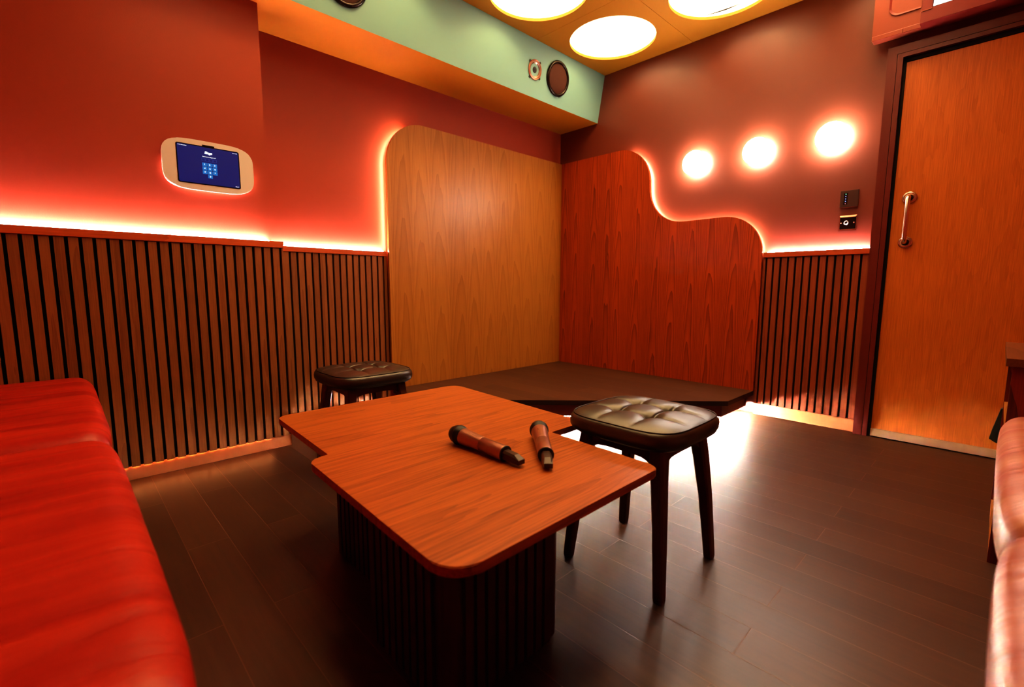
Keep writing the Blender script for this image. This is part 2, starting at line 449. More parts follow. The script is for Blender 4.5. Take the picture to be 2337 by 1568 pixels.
# dark sliver lying across the third light
b = bmesh.new(); tube(b, [(1.352, -.165, H+.021), (1.417, -.150, H+.021), (1.470, -.140, H+.022), (1.549, -.130, H+.026)], [.0012, .0028, .0036, .0008], 6)
for o in bpy.data.objects:
    if o.get('label', '').endswith('across its glow'):
        w = link('cable', b, M_blk, o); w.location = (-o.location.x, -o.location.y, -o.location.z)

# ------------------------------------------------------------------ wood veneer panels with glow behind
PZ = 1.952
outL = [(0.0, .164), (0.0, PZ)] + [(-a, z) for a, z in arc(1.467, PZ-.287, .287, 90, 0)] + [(-1.754, .164)]
t = thing('veneer_panel', 'golden oak veneer wall panel with one rounded top corner behind the stage', 'wall panel')
bm = bmesh.new(); prism(bm, outL, .018, lambda a, b, h: (-h, a, b)); link('panel_board', bm, M_oakL, t)
def ribbon(bm, pts, off0, off1, fn, w=.004):
    n = len(pts)
    for i in range(n-1):
        a = pts[i]; b = pts[i+1]
        d = Vector((b[0]-a[0], b[1]-a[1])).normalized(); nr = Vector((-d.y, d.x))*w
        vs = []
        for (p, q) in ((a, off0), (b, off0), (b, off1), (a, off1)): vs.append(bm.verts.new(fn(p[0]+nr.x, p[1]+nr.y, q)))
        vs2 = []
        for (p, q) in ((a, off0), (b, off0), (b, off1), (a, off1)): vs2.append(bm.verts.new(fn(p[0]-nr.x, p[1]-nr.y, q)))
        bm.faces.new(vs); bm.faces.new(vs2)
insL = [(-a, z) for a, z in arc(1.467, PZ-.287, .265, 62, 0)] + [(-1.732, 1.11)]
bm = bmesh.new(); ribbon(bm, insL, .030, .042, lambda a, b, h: (-h, a, b)); link('led_strip', bm, E_ledp, t)
bm = bmesh.new(); box(bm, -.069, -.019, -1.60, -.08, .17, 1.70); link('batten', bm, M_back, t)

outR = [(0.001, .164), (0.001, PZ)] + arc(.602, PZ-.284, .284, 90, 0) + arc(1.172, 1.627, .284, 180, 270) + arc(1.470, 1.085, .260, 90, 0) + [(1.730, .164)]
t = thing('veneer_panel', 'dark red oak veneer wall panel with a stepped wavy outline beside the wall lights', 'wall panel')
bm = bmesh.new(); prism(bm, outR, .018, lambda a, b, h: (a, h-.002, b)); link('panel_board', bm, M_oakR, t)
insR = arc(.602, PZ-.284, .262, 72, 0) + arc(1.172, 1.627, .306, 180, 270) + arc(1.470, 1.085, .238, 90, 0) + [(1.708, 1.09)]
bm = bmesh.new(); ribbon(bm, insR, .030, .042, lambda a, b, h: (a, h, b)); link('led_strip', bm, E_ledp, t)
bm = bmesh.new(); box(bm, .08, .80, .017, .059, .17, 1.55); box(bm, .8, 1.66, .017, .059, .17, 1.08); link('batten', bm, M_back, t)

# ------------------------------------------------------------------ slatted wainscots
G = .0117; P = .0425
def slats(bm, g0, a0, a1, fn):
    """gap centres at g0+k*P within a0..a1"""
    k0 = math.ceil((a0-g0)/P); edges = [a0]
    k = k0
    while g0+k*P < a1:
        g = g0+k*P
        if g-G/2 > a0+.002 and g+G/2 < a1-.002: edges += [g-G/2, g+G/2]
        k += 1
    edges.append(a1)
    for i in range(0, len(edges), 2): fn(bm, edges[i], edges[i+1])

t = thing('slat_wainscot', 'long dark walnut slatted wall cladding under the tablet, running behind the sofa end', 'wall cladding')
bm = bmesh.new(); slats(bm, -2.897, -4.14, -2.502, lambda b, a, c: box(b, .222, .240, a, c, .064, 1.060)); link('slats', bm, M_slatL, t)
bm = bmesh.new(); box(bm, XA+.001, .2215, -4.14, -2.503, .064, 1.060); box(bm, -.03, XA-.005, YA+.001, -2.503, .064, 1.060); link('backing', bm, M_back, t)
bm = bmesh.new(); box(bm, XA+.001, .246, -4.14, -2.499, 1.0605, 1.093, bev=.002); box(bm, -.03, XA-.001, YA+.001, -2.499, 1.0605, 1.093); link('cap_rail', bm, M_railY, t)
bm = bmesh.new(); box(bm, XA+.001, .2215, -4.14, -2.503, .0005, .0635); box(bm, -.03, XA-.001, YA+.001, -2.503, .0005, .0635); link('kick_board', bm, M_kick, t)
bm = bmesh.new(); box(bm, .2225, .2265, -2.506, -2.5025, .001, .064); link('edge_trim', bm, M_chrome, t)
bm = bmesh.new(); box(bm, XA+.012, XA+.022, -4.14, -2.56, 1.0935, 1.0965); link('led_strip', bm, E_led, t)
bm = bmesh.new(); slats(bm, -2.897, -3.29, -2.55, lambda b, a, c: box(b, .2225, .2255, a+.003, c-.003, .0600, .0636) if c-a < .04 else None)
link('led_strip', bm, E_kickled, t)

t = thing('slat_wainscot', 'short walnut slatted wall cladding between the step in the wall and the golden panel', 'wall cladding')
bm = bmesh.new(); slats(bm, -2.3767, -2.498, -1.757, lambda b, a, c: box(b, -.046, -.030, a, c, .064, 1.062)); link('slats', bm, M_slatL, t)
bm = bmesh.new(); box(bm, -.069, -.047, -2.498, -1.757, .064, 1.062); link('backing', bm, M_back, t)
bm = bmesh.new(); box(bm, -.069, -.024, -2.497, -1.756, 1.0625, 1.093, bev=.002); link('cap_rail', bm, M_railY, t)
bm = bmesh.new(); box(bm, -.069, -.034, -2.498, -1.757, .0005, .0635); link('kick_board', bm, M_kick, t)
bm = bmesh.new(); box(bm, -.058, -.048, -2.49, -1.77, 1.0935, 1.0965); link('led_strip', bm, E_led, t)

t = thing('slat_wainscot', 'dark walnut slatted wall cladding between the wavy panel and the door', 'wall cladding')
bm = bmesh.new(); slats(bm, 1.7535, 1.733, 2.303, lambda b, a, c: box(b, a, c, .018, .036, .077, 1.058)); link('slats', bm, M_slatR, t)
bm = bmesh.new(); box(bm, 1.733, 2.303, .037, .059, .077, 1.058); link('backing', bm, M_back, t)
bm = bmesh.new(); box(bm, 1.733, 2.303, .010, .059, 1.0585, 1.091, bev=.002); link('cap_rail', bm, M_railX, t)
bm = bmesh.new(); box(bm, 1.733, 2.303, .022, .059, .0005, .0765); link('kick_board', bm, M_kick, t)
bm = bmesh.new(); box(bm, 1.75, 2.30, .036, .046, 1.0915, 1.0945); link('led_strip', bm, E_led, t)

# ------------------------------------------------------------------ corner stage
SZ = .164
pts = [(.002, -.003), (1.733, -.003), (1.733, -.431), (.430, -1.752), (.002, -1.752)]
t = thing('corner_stage', 'low dark wooden corner stage floating over bright white light', 'stage')
bm = bmesh.new(); prism(bm, pts, .030, lambda a, b, h: (a, b, SZ-.030+h), 0, 1); link('deck', bm, [M_stage, M_nosing], t)
ip = [(.002, -.003), (1.690, -.003), (1.690, -.413), (.412, -1.708), (.002, -1.708)]
ip2 = [(.002, -.003), (1.675, -.003), (1.675, -.407), (.406, -1.693), (.002, -1.693)]
bm = bmesh.new(); prism(bm, ip, SZ-.030-.052, lambda a, b, h: (a, b, .052+h)); link('fascia', bm, M_fascia, t)
core = [(.002, -.003), (1.50, -.003), (1.50, -.36), (.36, -1.50), (.002, -1.50)]
bm = bmesh.new(); prism(bm, core, .051, lambda a, b, h: (a, b, .0005+h)); link('plinth', bm, M_back, t)
bm = bmesh.new()
path = [(1.670, -.02), (1.670, -.400), (.398, -1.688), (.02, -1.688)]
for (a, b) in zip(path, path[1:]):
    d = math.hypot(b[0]-a[0], b[1]-a[1]); n = int(d/.020)
    ux, uy = (b[0]-a[0])/d, (b[1]-a[1])/d
    for k in range(n):
        s = (k+.5)/n
        x, y = a[0]+(b[0]-a[0])*s, a[1]+(b[1]-a[1])*s
        vs = []
        for (p, q, z) in ((-.005,-.004,.044),(.005,-.004,.044),(.005,.004,.044),(-.005,.004,.044),(-.005,-.004,.0505),(.005,-.004,.0505),(.005,.004,.0505),(-.005,.004,.0505)):
            vs.append(bm.verts.new((x+ux*p-uy*q, y+uy*p+ux*q, z)))
        for qd in ((3,2,1,0),(0,1,5,4),(1,2,6,5),(2,3,7,6),(3,0,4,7)): bm.faces.new([vs[i] for i in qd])
link('led_strip', bm, E_stage, t)

# ------------------------------------------------------------------ door, frame, handle
bm = bmesh.new(); box(bm, 2.386, 3.296, .010, .050, .049, 2.060); door = struct('door_1', bm, M_door)
bm = bmesh.new(); box(bm, 2.386, 3.296, -.004, .045, .006, .0485, bev=.001); link('kick_plate', bm, M_kickw, door)
bm = bmesh.new()
hx, z0, z1 = 2.455, 1.112, 1.350
pts_ = [(hx, .008, z0), (hx, -.030, z0), (hx, -.040, z0+.004), (hx, -.045, z0+.014), (hx, -.045, z1-.014), (hx, -.040, z1-.004), (hx, -.030, z1), (hx, .008, z1)]
tube(bm, pts_, .0110, 16, (1, 0, 0))
h = link('door_handle', bm, M_steel, door, True)
for z in (z0, z1):
    bm = bmesh.new(); lathe(bm, [(0, .001), (.032, .001), (.032, .005), (.029, .007), (.012, .007), (.012, .0)], Matrix.Translation((hx, .0105, z)) @ Matrix.Rotation(PI/2, 4, 'X'), 32, False)
    link('rose', bm, M_steel, h, True)
# frame: outer band, raised inner band, dark reveal
def frame_bars(bm, xo, xi, zo, zi, y0, y1):
    box(bm, xo, xi, y0, y1, .001, zo); box(bm, xi, 2*2.841-xi, y0, y1, zi, zo); box(bm, 2*2.841-xi, 2*2.841-xo, y0, y1, .001, zo)
bm = bmesh.new()
frame_bars(bm, 2.305, 2.3465, 2.146, 2.1055, -.018, .0595)
frame_bars(bm, 2.3485, 2.372, 2.1035, 2.083, -.018, .0595)
struct('trim_1', bm, M_frame)
bm = bmesh.new()
frame_bars(bm, 2.3722, 2.3855, 2.0828, 2.062, .004, .0595)
frame_bars(bm, 2.3466, 2.3484, 2.1054, 2.1036, -.012, .0)
struct('trim_2', bm, M_back)
bm = bmesh.new(); box(bm, 2.372, 3.31, .052, .058, 0.0, 2.07); struct('trim_3', bm, M_back)

# ------------------------------------------------------------------ wall lights
def make_sconce():
    t = thing('wall_light', 'x', 'wall light', (0, 0, 0), 0, 'three round wall lights')
    Mx = Matrix.Rotation(PI/2, 4, 'X')
    b = bmesh.new(); lathe(b, [(0, 0), (.060, 0), (.060, .022), (0, .022)], Mx, 40, False); link('back_plate', b, M_shell, t, False)
    b = bmesh.new(); lathe(b, [(0, .022), (.078, .022), (.083, .027), (.083, .050), (.078, .057), (.06, .061), (0, .063)], Mx, 48, False); link('opal_disc', b, E_sconce, t, True)
    return t
sl = ['round glowing white wall light nearest the wavy wood panel', 'middle one of the three round glowing wall lights', 'round glowing white wall light nearest the door, above the control plates']
sc = None
for i, x in enumerate((1.225, 1.645, 2.065)):
    if sc is None: sc = make_sconce(); sc.location = (x, .0595, 1.752); sc['label'] = sl[i]
    else: dup(sc, 'wall_light', (x, .0595, 1.752), 0, sl[i])

# ------------------------------------------------------------------ control plates
t = thing('lighting_keypad', 'dark bronze square wall keypad with a column of tiny blue lights', 'switch')
bm = bmesh.new(); box(bm, 2.128, 2.217, .050, .0595, 1.338, 1.434, bev=.0012); link('face_plate', bm, M_darkplate, t)
bm = bmesh.new(); box(bm, 2.1275, 2.2175, .049, .0595, 1.3345, 1.3375); link('edge_strip', bm, M_chrome, t)
for i, m in enumerate((E_green, E_blue, E_blue, E_blue, E_pink)):
    bm = bmesh.new(); box(bm, 2.1535, 2.1575, .0485, .0499, 1.411-i*.0135, 1.4145-i*.0135); link('indicator', bm, m, t)
    bm = bmesh.new(); box(bm, 2.146, 2.165, .0493, .0499, 1.407-i*.0135, 1.4185-i*.0135); link('button', bm, M_blkgloss, t)
t = thing('socket_plate', 'black and chrome square wall plate with a metal ring socket and two screws', 'socket')
zc = 1.246
bm = bmesh.new()
pr = [(0.0445, .0595), (.0445, .052), (.040, .047)]
box(bm, 2.133, 2.218, .053, .0595, zc-.044, zc+.044)
link('base_plate', bm, M_chrome, t)
bm = bmesh.new(); box(bm, 2.137, 2.214, .0475, .0529, zc-.036, zc+.032, bev=.002); link('face_plate', bm, M_blkgloss, t)
bm = bmesh.new()
b0 = [(2.133, .053, zc+.044), (2.218, .053, zc+.044), (2.214, .0475, zc+.034), (2.137, .0475, zc+.034)]
v = [bm.verts.new(p) for p in b0]; bm.faces.new(v); link('bevel_edge', bm, M_copper, t)
bm = bmesh.new(); box(bm, 2.132, 2.219, .046, .053, zc-.044, zc-.0405); link('edge_strip', bm, M_chrome, t)
bm = bmesh.new()
lathe(bm, [(.0075, 0), (.0115, 0), (.0115, .004), (.0075, .004), (.0075, 0)], Matrix.Translation((2.170, .0474, zc)) @ Matrix.Rotation(PI/2, 4, 'X'), 28, False)
link('ring', bm, M_chrome, t, True)
for x in (2.1435, 2.2065):
    bm = bmesh.new(); lathe(bm, [(.0035, 0), (.003, .0015), (0, .002)], Matrix.Translation((x, .0474, zc)) @ Matrix.Rotation(PI/2, 4, 'X'), 14, False); link('screw', bm, M_copper, t, True)

# ------------------------------------------------------------------ tablet kiosk
def squircle(cy, cz, hy, hz, n=72, e=3.4):
    o = []
    for k in range(n):
        a = 2*PI*k/n; c, s = math.cos(a), math.sin(a)
        rr = (abs(c)**e + abs(s)**e)**(-1/e)
        o.append((cy+hy*rr*c, cz+hz*rr*s))
    return o
ty, tz = -2.799, 1.418
t = thing('mounted_tablet', 'pale wall mounted tablet enclosure with a blue keypad screen', 'tablet')
bm = bmesh.new(); prism(bm, squircle(ty, tz, .184, .112, e=4.2), .014, lambda a, b, h: (.212+h, a, b))
r = bmesh.ops.bevel(bm, geom=[e for e in bm.edges if abs(e.verts[0].co.x-e.verts[1].co.x) < 1e-5 and e.verts[0].co.x > .22], offset=.003, segments=3, affect='EDGES')
link('enclosure', bm, M_tab, t)
bm = bmesh.new(); prism(bm, squircle(ty, tz, .150, .085), .0112, lambda a, b, h: (.2005+h, a, b)); link('wall_bracket', bm, M_shell, t)
rr_ = squircle(ty, tz-.002, .160, .094)
rr_ = [p for p in rr_ if p[1] < tz+.01]
rr_.sort(key=lambda p: math.atan2(p[1]-tz, p[0]-ty))
bm = bmesh.new(); ribbon(bm, rr_, .005, .009, lambda a, b, h: (.2005+h, a, b), .001); link('led_strip', bm, E_tabhalo, t)  # strip added behind the enclosure to cast the halo below it
SY0, SY1, SZ0, SZ1 = -2.929, -2.676, 1.333, 1.506
bm = bmesh.new(); prism(bm, round_poly([(SY0, SZ0), (SY1, SZ0), (SY1, SZ1), (SY0, SZ1)], [.008]*4), .0012, lambda a, b, h: (.2262+h, a, b))
box(bm, .2262, .2275, -2.826, -2.778, SZ1-.001, SZ1+.0065)
scr = link('screen_bezel', bm, M_blkgloss, t)
bm = bmesh.new(); prism(bm, round_poly([(SY0+.004, SZ0+.004), (SY1-.004, SZ0+.004), (SY1-.004, SZ1-.004), (SY0+.004, SZ1-.004)], [.006]*4), .0004, lambda a, b, h: (.2275+h, a, b))
link('screen', bm, E_scr, t)
XS = .2283
kc = -2.8015
def flat_text(txt, size, y, z, m, align='CENTER', shear=0, parent=None, name='screen_text', bold=0):
    cu = bpy.data.curves.new(name, 'FONT'); cu.body = txt; cu.size = size; cu.align_x = align; cu.align_y = 'CENTER'; cu.shear = shear; cu.offset = bold
    tmp = bpy.data.objects.new(name, cu); C.objects.link(tmp)
    bpy.context.view_layer.update()
    me = bpy.data.meshes.new_from_object(tmp.evaluated_get(bpy.context.evaluated_depsgraph_get()))
    bpy.data.objects.remove(tmp); bpy.data.curves.remove(cu)
    # text plane: local x -> +Y, local y -> +Z, facing +X
    Mt = Matrix(((0, 0, 1, XS), (1, 0, 0, y), (0, 1, 0, z), (0, 0, 0, 1)))
    me.transform(Mt); me.materials.clear(); me.materials.append(m)
    o = bpy.data.objects.new(name, me); C.objects.link(o); o.parent = parent
    return o
flat_text('Singa', .0150, kc-.003, 1.4780, E_txt, shear=.25, parent=t, bold=.0007)
flat_text('Start by inserting a code', .0056, kc, 1.4600, E_txt, parent=t, bold=.00015)
flat_text('Hello Birmingham', .0046, SY0+.008, 1.4965, E_txt, 'LEFT', parent=t, bold=.00015)
flat_text('Connected', .0046, SY1-.008, 1.4965, E_txt, 'RIGHT', parent=t, bold=.00015)
flat_text('Support', .0046, SY1-.008, 1.3425, E_txt, 'RIGHT', parent=t, bold=.00015)
bm = bmesh.new()
for i in range(4):
    a = kc-.0305+i*.0155; b_ = 1.4400
    for (p, q, r_, s_) in ((0, .0135, 0, .0007), (0, .0135, .0118, .0125), (0, .0007, 0, .0125), (.0128, .0135, 0, .0125)):
        box(bm, XS-.0004, XS, a+p, a+q, b_+r_, b_+s_)
link('code_boxes', bm, E_keyo, t)
for k, dgt in enumerate('1234567890'):
    r_, c_ = (k//3, k % 3) if k < 9 else (3, 1)
    a = kc-.0205+c_*.0205; z_ = 1.4250-r_*.0175
    bm = bmesh.new(); box(bm, XS-.0006, XS-.0003, a-.0093, a+.0093, z_-.0078, z_+.0078)
    kb = link('screen_key', bm, E_key, t)
    flat_text(dgt, .0095, a, z_, E_txt, parent=kb, name='digit', bold=.0003)

# ------------------------------------------------------------------ speakers on the sloping mint face
ang = math.atan2(.062, .365)
def face_M(y, z):
    x = .338+(z-2.237)/.365*.062
    # local z -> outward normal (+X, slightly down)
    return Matrix.Translation((x, y, z)) @ Matrix.Rotation(PI/2+ang, 4, 'Y')
Mf = face_M(-.503, 2.424)
def big_speaker(label, y):
    t = thing('ceiling_speaker', label, 'speaker', (0, 0, 0), 0, 'round grille speakers in the mint bulkhead')
    Mf = face_M(y, 2.424)
    b = bmesh.new(); lathe(b, [(.100, .001), (.121, .001), (.123, .006), (.118, .013), (.106, .015), (.101, .010), (.100, .001)], Mf, 56, False); link('bezel', b, M_bezel, t, True)
    b = bmesh.new(); lathe(b, [(.1005, .006), (.09, .010), (.05, .0125), (0, .013)], Mf, 48, False); link('grille', b, M_grille, t, True)
    return t
big_speaker('large round dark grille speaker beside the small copper speaker, near the corner', -.503)
big_speaker('large round speaker at the very top of the photo, above the orange underside', -2.168)
t = thing('tweeter_speaker', 'small round open copper coloured speaker with four mounting tabs', 'speaker')
Mf = face_M(-.753, 2.414)
b = bmesh.new(); lathe(b, [(.057, .001), (.066, .001), (.067, .005), (.063, .008), (.058, .006), (.057, .001)], Mf, 48, False); link('rim', b, M_copper, t, True)
b = bmesh.new(); lathe(b, [(.0575, .004), (.053, .007), (.048, .004), (.022, -.012), (.020, -.012)], Mf, 48, False); link('cone', b, M_cone, t, True)
b = bmesh.new(); lathe(b, [(.030, -.008), (.026, -.002), (.014, .003), (0, .005)], Mf, 32, False); link('dust_cap', b, M_blk, t, True)
for k in range(4):
    b = bmesh.new()
    a = PI/4+k*PI/2+.12
    p = Mf @ Matrix.Rotation(a, 4, 'Z')
    vs = [b.verts.new(p @ Vector(q)) for q in ((.062, -.012, .001), (.079, -.005, .001), (.079, .005, .001), (.062, .012, .001), (.062, -.012, .004), (.079, -.005, .004), (.079, .005, .004), (.062, .012, .004))]
    for qd in ((3,2,1,0),(4,5,6,7),(0,1,5,4),(1,2,6,5),(2,3,7,6),(3,0,4,7)): b.faces.new([vs[i] for i in qd])
    link('mounting_tab', b, M_blk, t)


# ------------------------------------------------------------------ air conditioner over the door
t = thing('air_conditioner', 'red painted wall air conditioner casing with bright white louvres above the door', 'air conditioner')
zb = 2.190
bm = bmesh.new()
outl = [(2.234, zb+.004), (2.238, zb), (2.452, zb), (2.452, zb+.40), (2.234, zb+.40)]
prism(bm, outl, .052, lambda a, b, h: (a, -.060+h+.0, b))
link('side_casing', bm, M_ac, t)
bm = bmesh.new(); box(bm, 2.236, 2.366, -.0665, -.0605, zb-.002, zb+.022, bev=.002); box(bm, 2.3675, 2.449, -.0665, -.0605, zb-.002, zb+.022, bev=.002); link('bottom_lip', bm, M_ac, t)
bm = bmesh.new()
ro = round_poly([(2.300, zb+.095), (2.450, zb+.095), (2.450, zb+.39), (2.300, zb+.39)], [.045, .002, .002, .03])
ri = round_poly([(2.309, zb+.104), (2.450, zb+.104), (2.450, zb+.39), (2.309, zb+.39)], [.040, .002, .002, .03])
prism(bm, ri, .0008, lambda a, b, h: (a, -.0612+h, b)); link('recess_panel', bm, M_ac, t)
bm = bmesh.new()
n = len(ro)
o1 = [bm.verts.new((a, -.0612, b)) for a, b in ro]; i1 = [bm.verts.new((a, -.0612, b)) for a, b in ri]
o2 = [bm.verts.new((a, -.0665, b)) for a, b in ro]; 
for k in range(n):
    j = (k+1) % n
    bm.faces.new((o2[k], o2[j], i1[j], i1[k]))
link('recess_rim', bm, M_acd, t)
bm = bmesh.new()
bx0, bx1, by0 = 2.440, 3.30, -.120
box(bm, bx0, bx0+.042, by0, -.008, zb-.004, zb+.40); box(bm, bx1-.04, bx1, by0, -.008, zb-.004, zb+.40)
box(bm, bx0+.042, bx1-.04, by0, -.008, zb-.004, zb+.058); box(bm, bx0+.042, bx1-.04, by0, -.008, zb+.36, zb+.40)
link('front_casing', bm, M_acd, t)
bm = bmesh.new(); box(bm, bx0+.001, bx0+.042, by0-.003, by0-.0005, zb+.050, zb+.056); box(bm, bx0-.002, bx0+.0005, by0-.002, -.062, zb+.050, zb+.400); link('edge_trim', bm, M_ac, t)
bm = bmesh.new(); box(bm, bx0+.042, bx1-.04, -.05, -.045, zb+.058, zb+.36); link('vent_backing', bm, M_blk, t)
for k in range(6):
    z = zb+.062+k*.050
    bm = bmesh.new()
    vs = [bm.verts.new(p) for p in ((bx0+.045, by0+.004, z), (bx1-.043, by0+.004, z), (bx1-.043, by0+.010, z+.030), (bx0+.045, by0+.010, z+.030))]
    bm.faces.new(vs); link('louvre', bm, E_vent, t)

# ------------------------------------------------------------------ coffee table
TZ = .418
tp = [(1.1473, -2.8539), (1.6338, -2.8754), (1.6338, -2.9314), (2.2956, -2.9594), (2.2945, -2.3083), (1.9168, -2.2921), (1.9168, -2.1275), (1.1473, -2.0812)]
tpr = round_poly(tp, [.040, .003, .040, .062, .030, .003, .040, .045])
t = thing('coffee_table', 'low walnut coffee table with a stepped two-square top on slatted dark bases', 'table', (1.8, -2.6, 0))
def rel(o): o.location = (-1.8, 2.6, 0); return o
bm = bmesh.new(); prism(bm, tpr, .020, lambda a, b, h: (a, b, TZ-.020+h), 0, 0)
top_edges = [e for e in bm.edges if abs(e.verts[0].co.z-e.verts[1].co.z) < 1e-6]
bmesh.ops.bevel(bm, geom=top_edges, offset=.0018, segments=2, affect='EDGES')
rel(link('tabletop', bm, M_table, t))
for (x0, x1, y0, y1) in ((1.80, 2.146, -2.86, -2.512), (1.38, 1.70, -2.76, -2.34)):
    bm = bmesh.new()
    prism(bm, round_poly([(x0, y0), (x1, y0), (x1, y1), (x0, y1)], [.03]*4), TZ-.021, lambda a, b, h: (a, b, .0005+h))
    pt = .030
    k = x0+.04
    while k < x1-.04:
        box(bm, k, k+.020, y0-.008, y0+.001, .0005, TZ-.0205); box(bm, k, k+.020, y1-.001, y1+.008, .0005, TZ-.0205); k += pt
    k = y0+.04
    while k < y1-.04:
        box(bm, x1-.001, x1+.008, k, k+.020, .0005, TZ-.0205); box(bm, x0-.008, x0+.001, k, k+.020, .0005, TZ-.0205); k += pt
    rel(link('pedestal', bm, M_tbase, t))

# ------------------------------------------------------------------ microphones
def make_mic():
    t = thing('microphone', 'x', 'microphone', (0, 0, 0), 0, 'two wireless microphones on the table')
    # lies along +X; head at x=0
    Mx = Matrix.Rotation(PI/2, 4, 'Y')
    tilt = Matrix.Translation((0, 0, .0255)) @ Matrix.Rotation(.036, 4, 'Y')
    Mb = tilt @ Mx
    b = bmesh.new(); lathe(b, [(0, -.0245), (.010, -.0228), (.018, -.0165), (.0232, -.006), (.0248, .003), (.0248, .006)], Mb, 32, False); link('grille', b, M_mesh, t, True)
    b = bmesh.new(); lathe(b, [(.0245, .006), (.0262, .007), (.0262, .012), (.0245, .0135), (.0232, .026), (.0222, .027)], Mb, 32, False); link('grille_collar', b, M_blk, t, True)
    b = bmesh.new(); lathe(b, [(.0, .024), (.0228, .022), (.0226, .030), (.0205, .070), (.0192, .100), (.0192, .1015), (.0186, .1018), (.0186, .1028), (.0192, .1031), (.0192, .150), (.0196, .180), (.0196, .1850), (.0176, .186), (.0, .186)], Mb, 36, False); link('body', b, M_mic, t, True)
    b = bmesh.new(); lathe(b, [(.0197, .1835), (.0199, .1842), (.0199, .1862), (.0182, .1870), (0.0, .1870)], Mb, 36, False); link('end_ring', b, M_blk, t, True)
    b = bmesh.new()
    # chamfered block antenna
    A = [(.186, .0125, .0110), (.222, .0120, .0095), (.240, .0105, .0015)]
    pr = []
    for (x, hw, ht) in A:
        ring = [(x, -hw, -.010), (x, hw, -.010), (x, hw, ht*.5), (x, hw*.6, ht), (x, -hw*.6, ht), (x, -hw, ht*.5)]
        pr.append([b.verts.new(tilt @ Vector(q)) for q in ring])
    for a_, c_ in zip(pr, pr[1:]):
        for i in range(6): b.faces.new((a_[i], a_[(i+1) % 6], c_[(i+1) % 6], c_[i]))
    b.faces.new(pr[0]); b.faces.new(pr[-1]); link('antenna', b, M_ant, t)
    b = bmesh.new()
    for k in range(9):
        if k in (3,): continue
        vs = []
        for (p, q) in ((0, -.0012), (.0024, -.0012), (.0024, .0012), (0, .0012)):
            x = .050+k*.0042+p; rr = .0226-(x-.03)*.0525+.0003 if x < .07 else .0205-(x-.07)*.0433+.0003
            vs.append(b.verts.new(tilt @ Vector((x, -math.sin(.35+q/rr)*rr*1.0, math.cos(.35+q/rr)*rr))))
        b.faces.new(vs)
    link('lettering', b, M_steel, t)
    return t
mic = make_mic(); mic.location = (1.7984, -2.5665, TZ); mic.scale = (1.07, 1.07, 1.07); mic.rotation_euler = (0, 0, .02)
mic['label'] = 'bronze wireless microphone lying crosswise on the table, farther from the stool'
d = math.atan2(-2.593+2.441, 2.17-2.0)
dup(mic, 'microphone', (1.9265, -2.361, TZ), d, 'bronze wireless microphone on the table pointing its antenna at the viewer, nearer the stool')

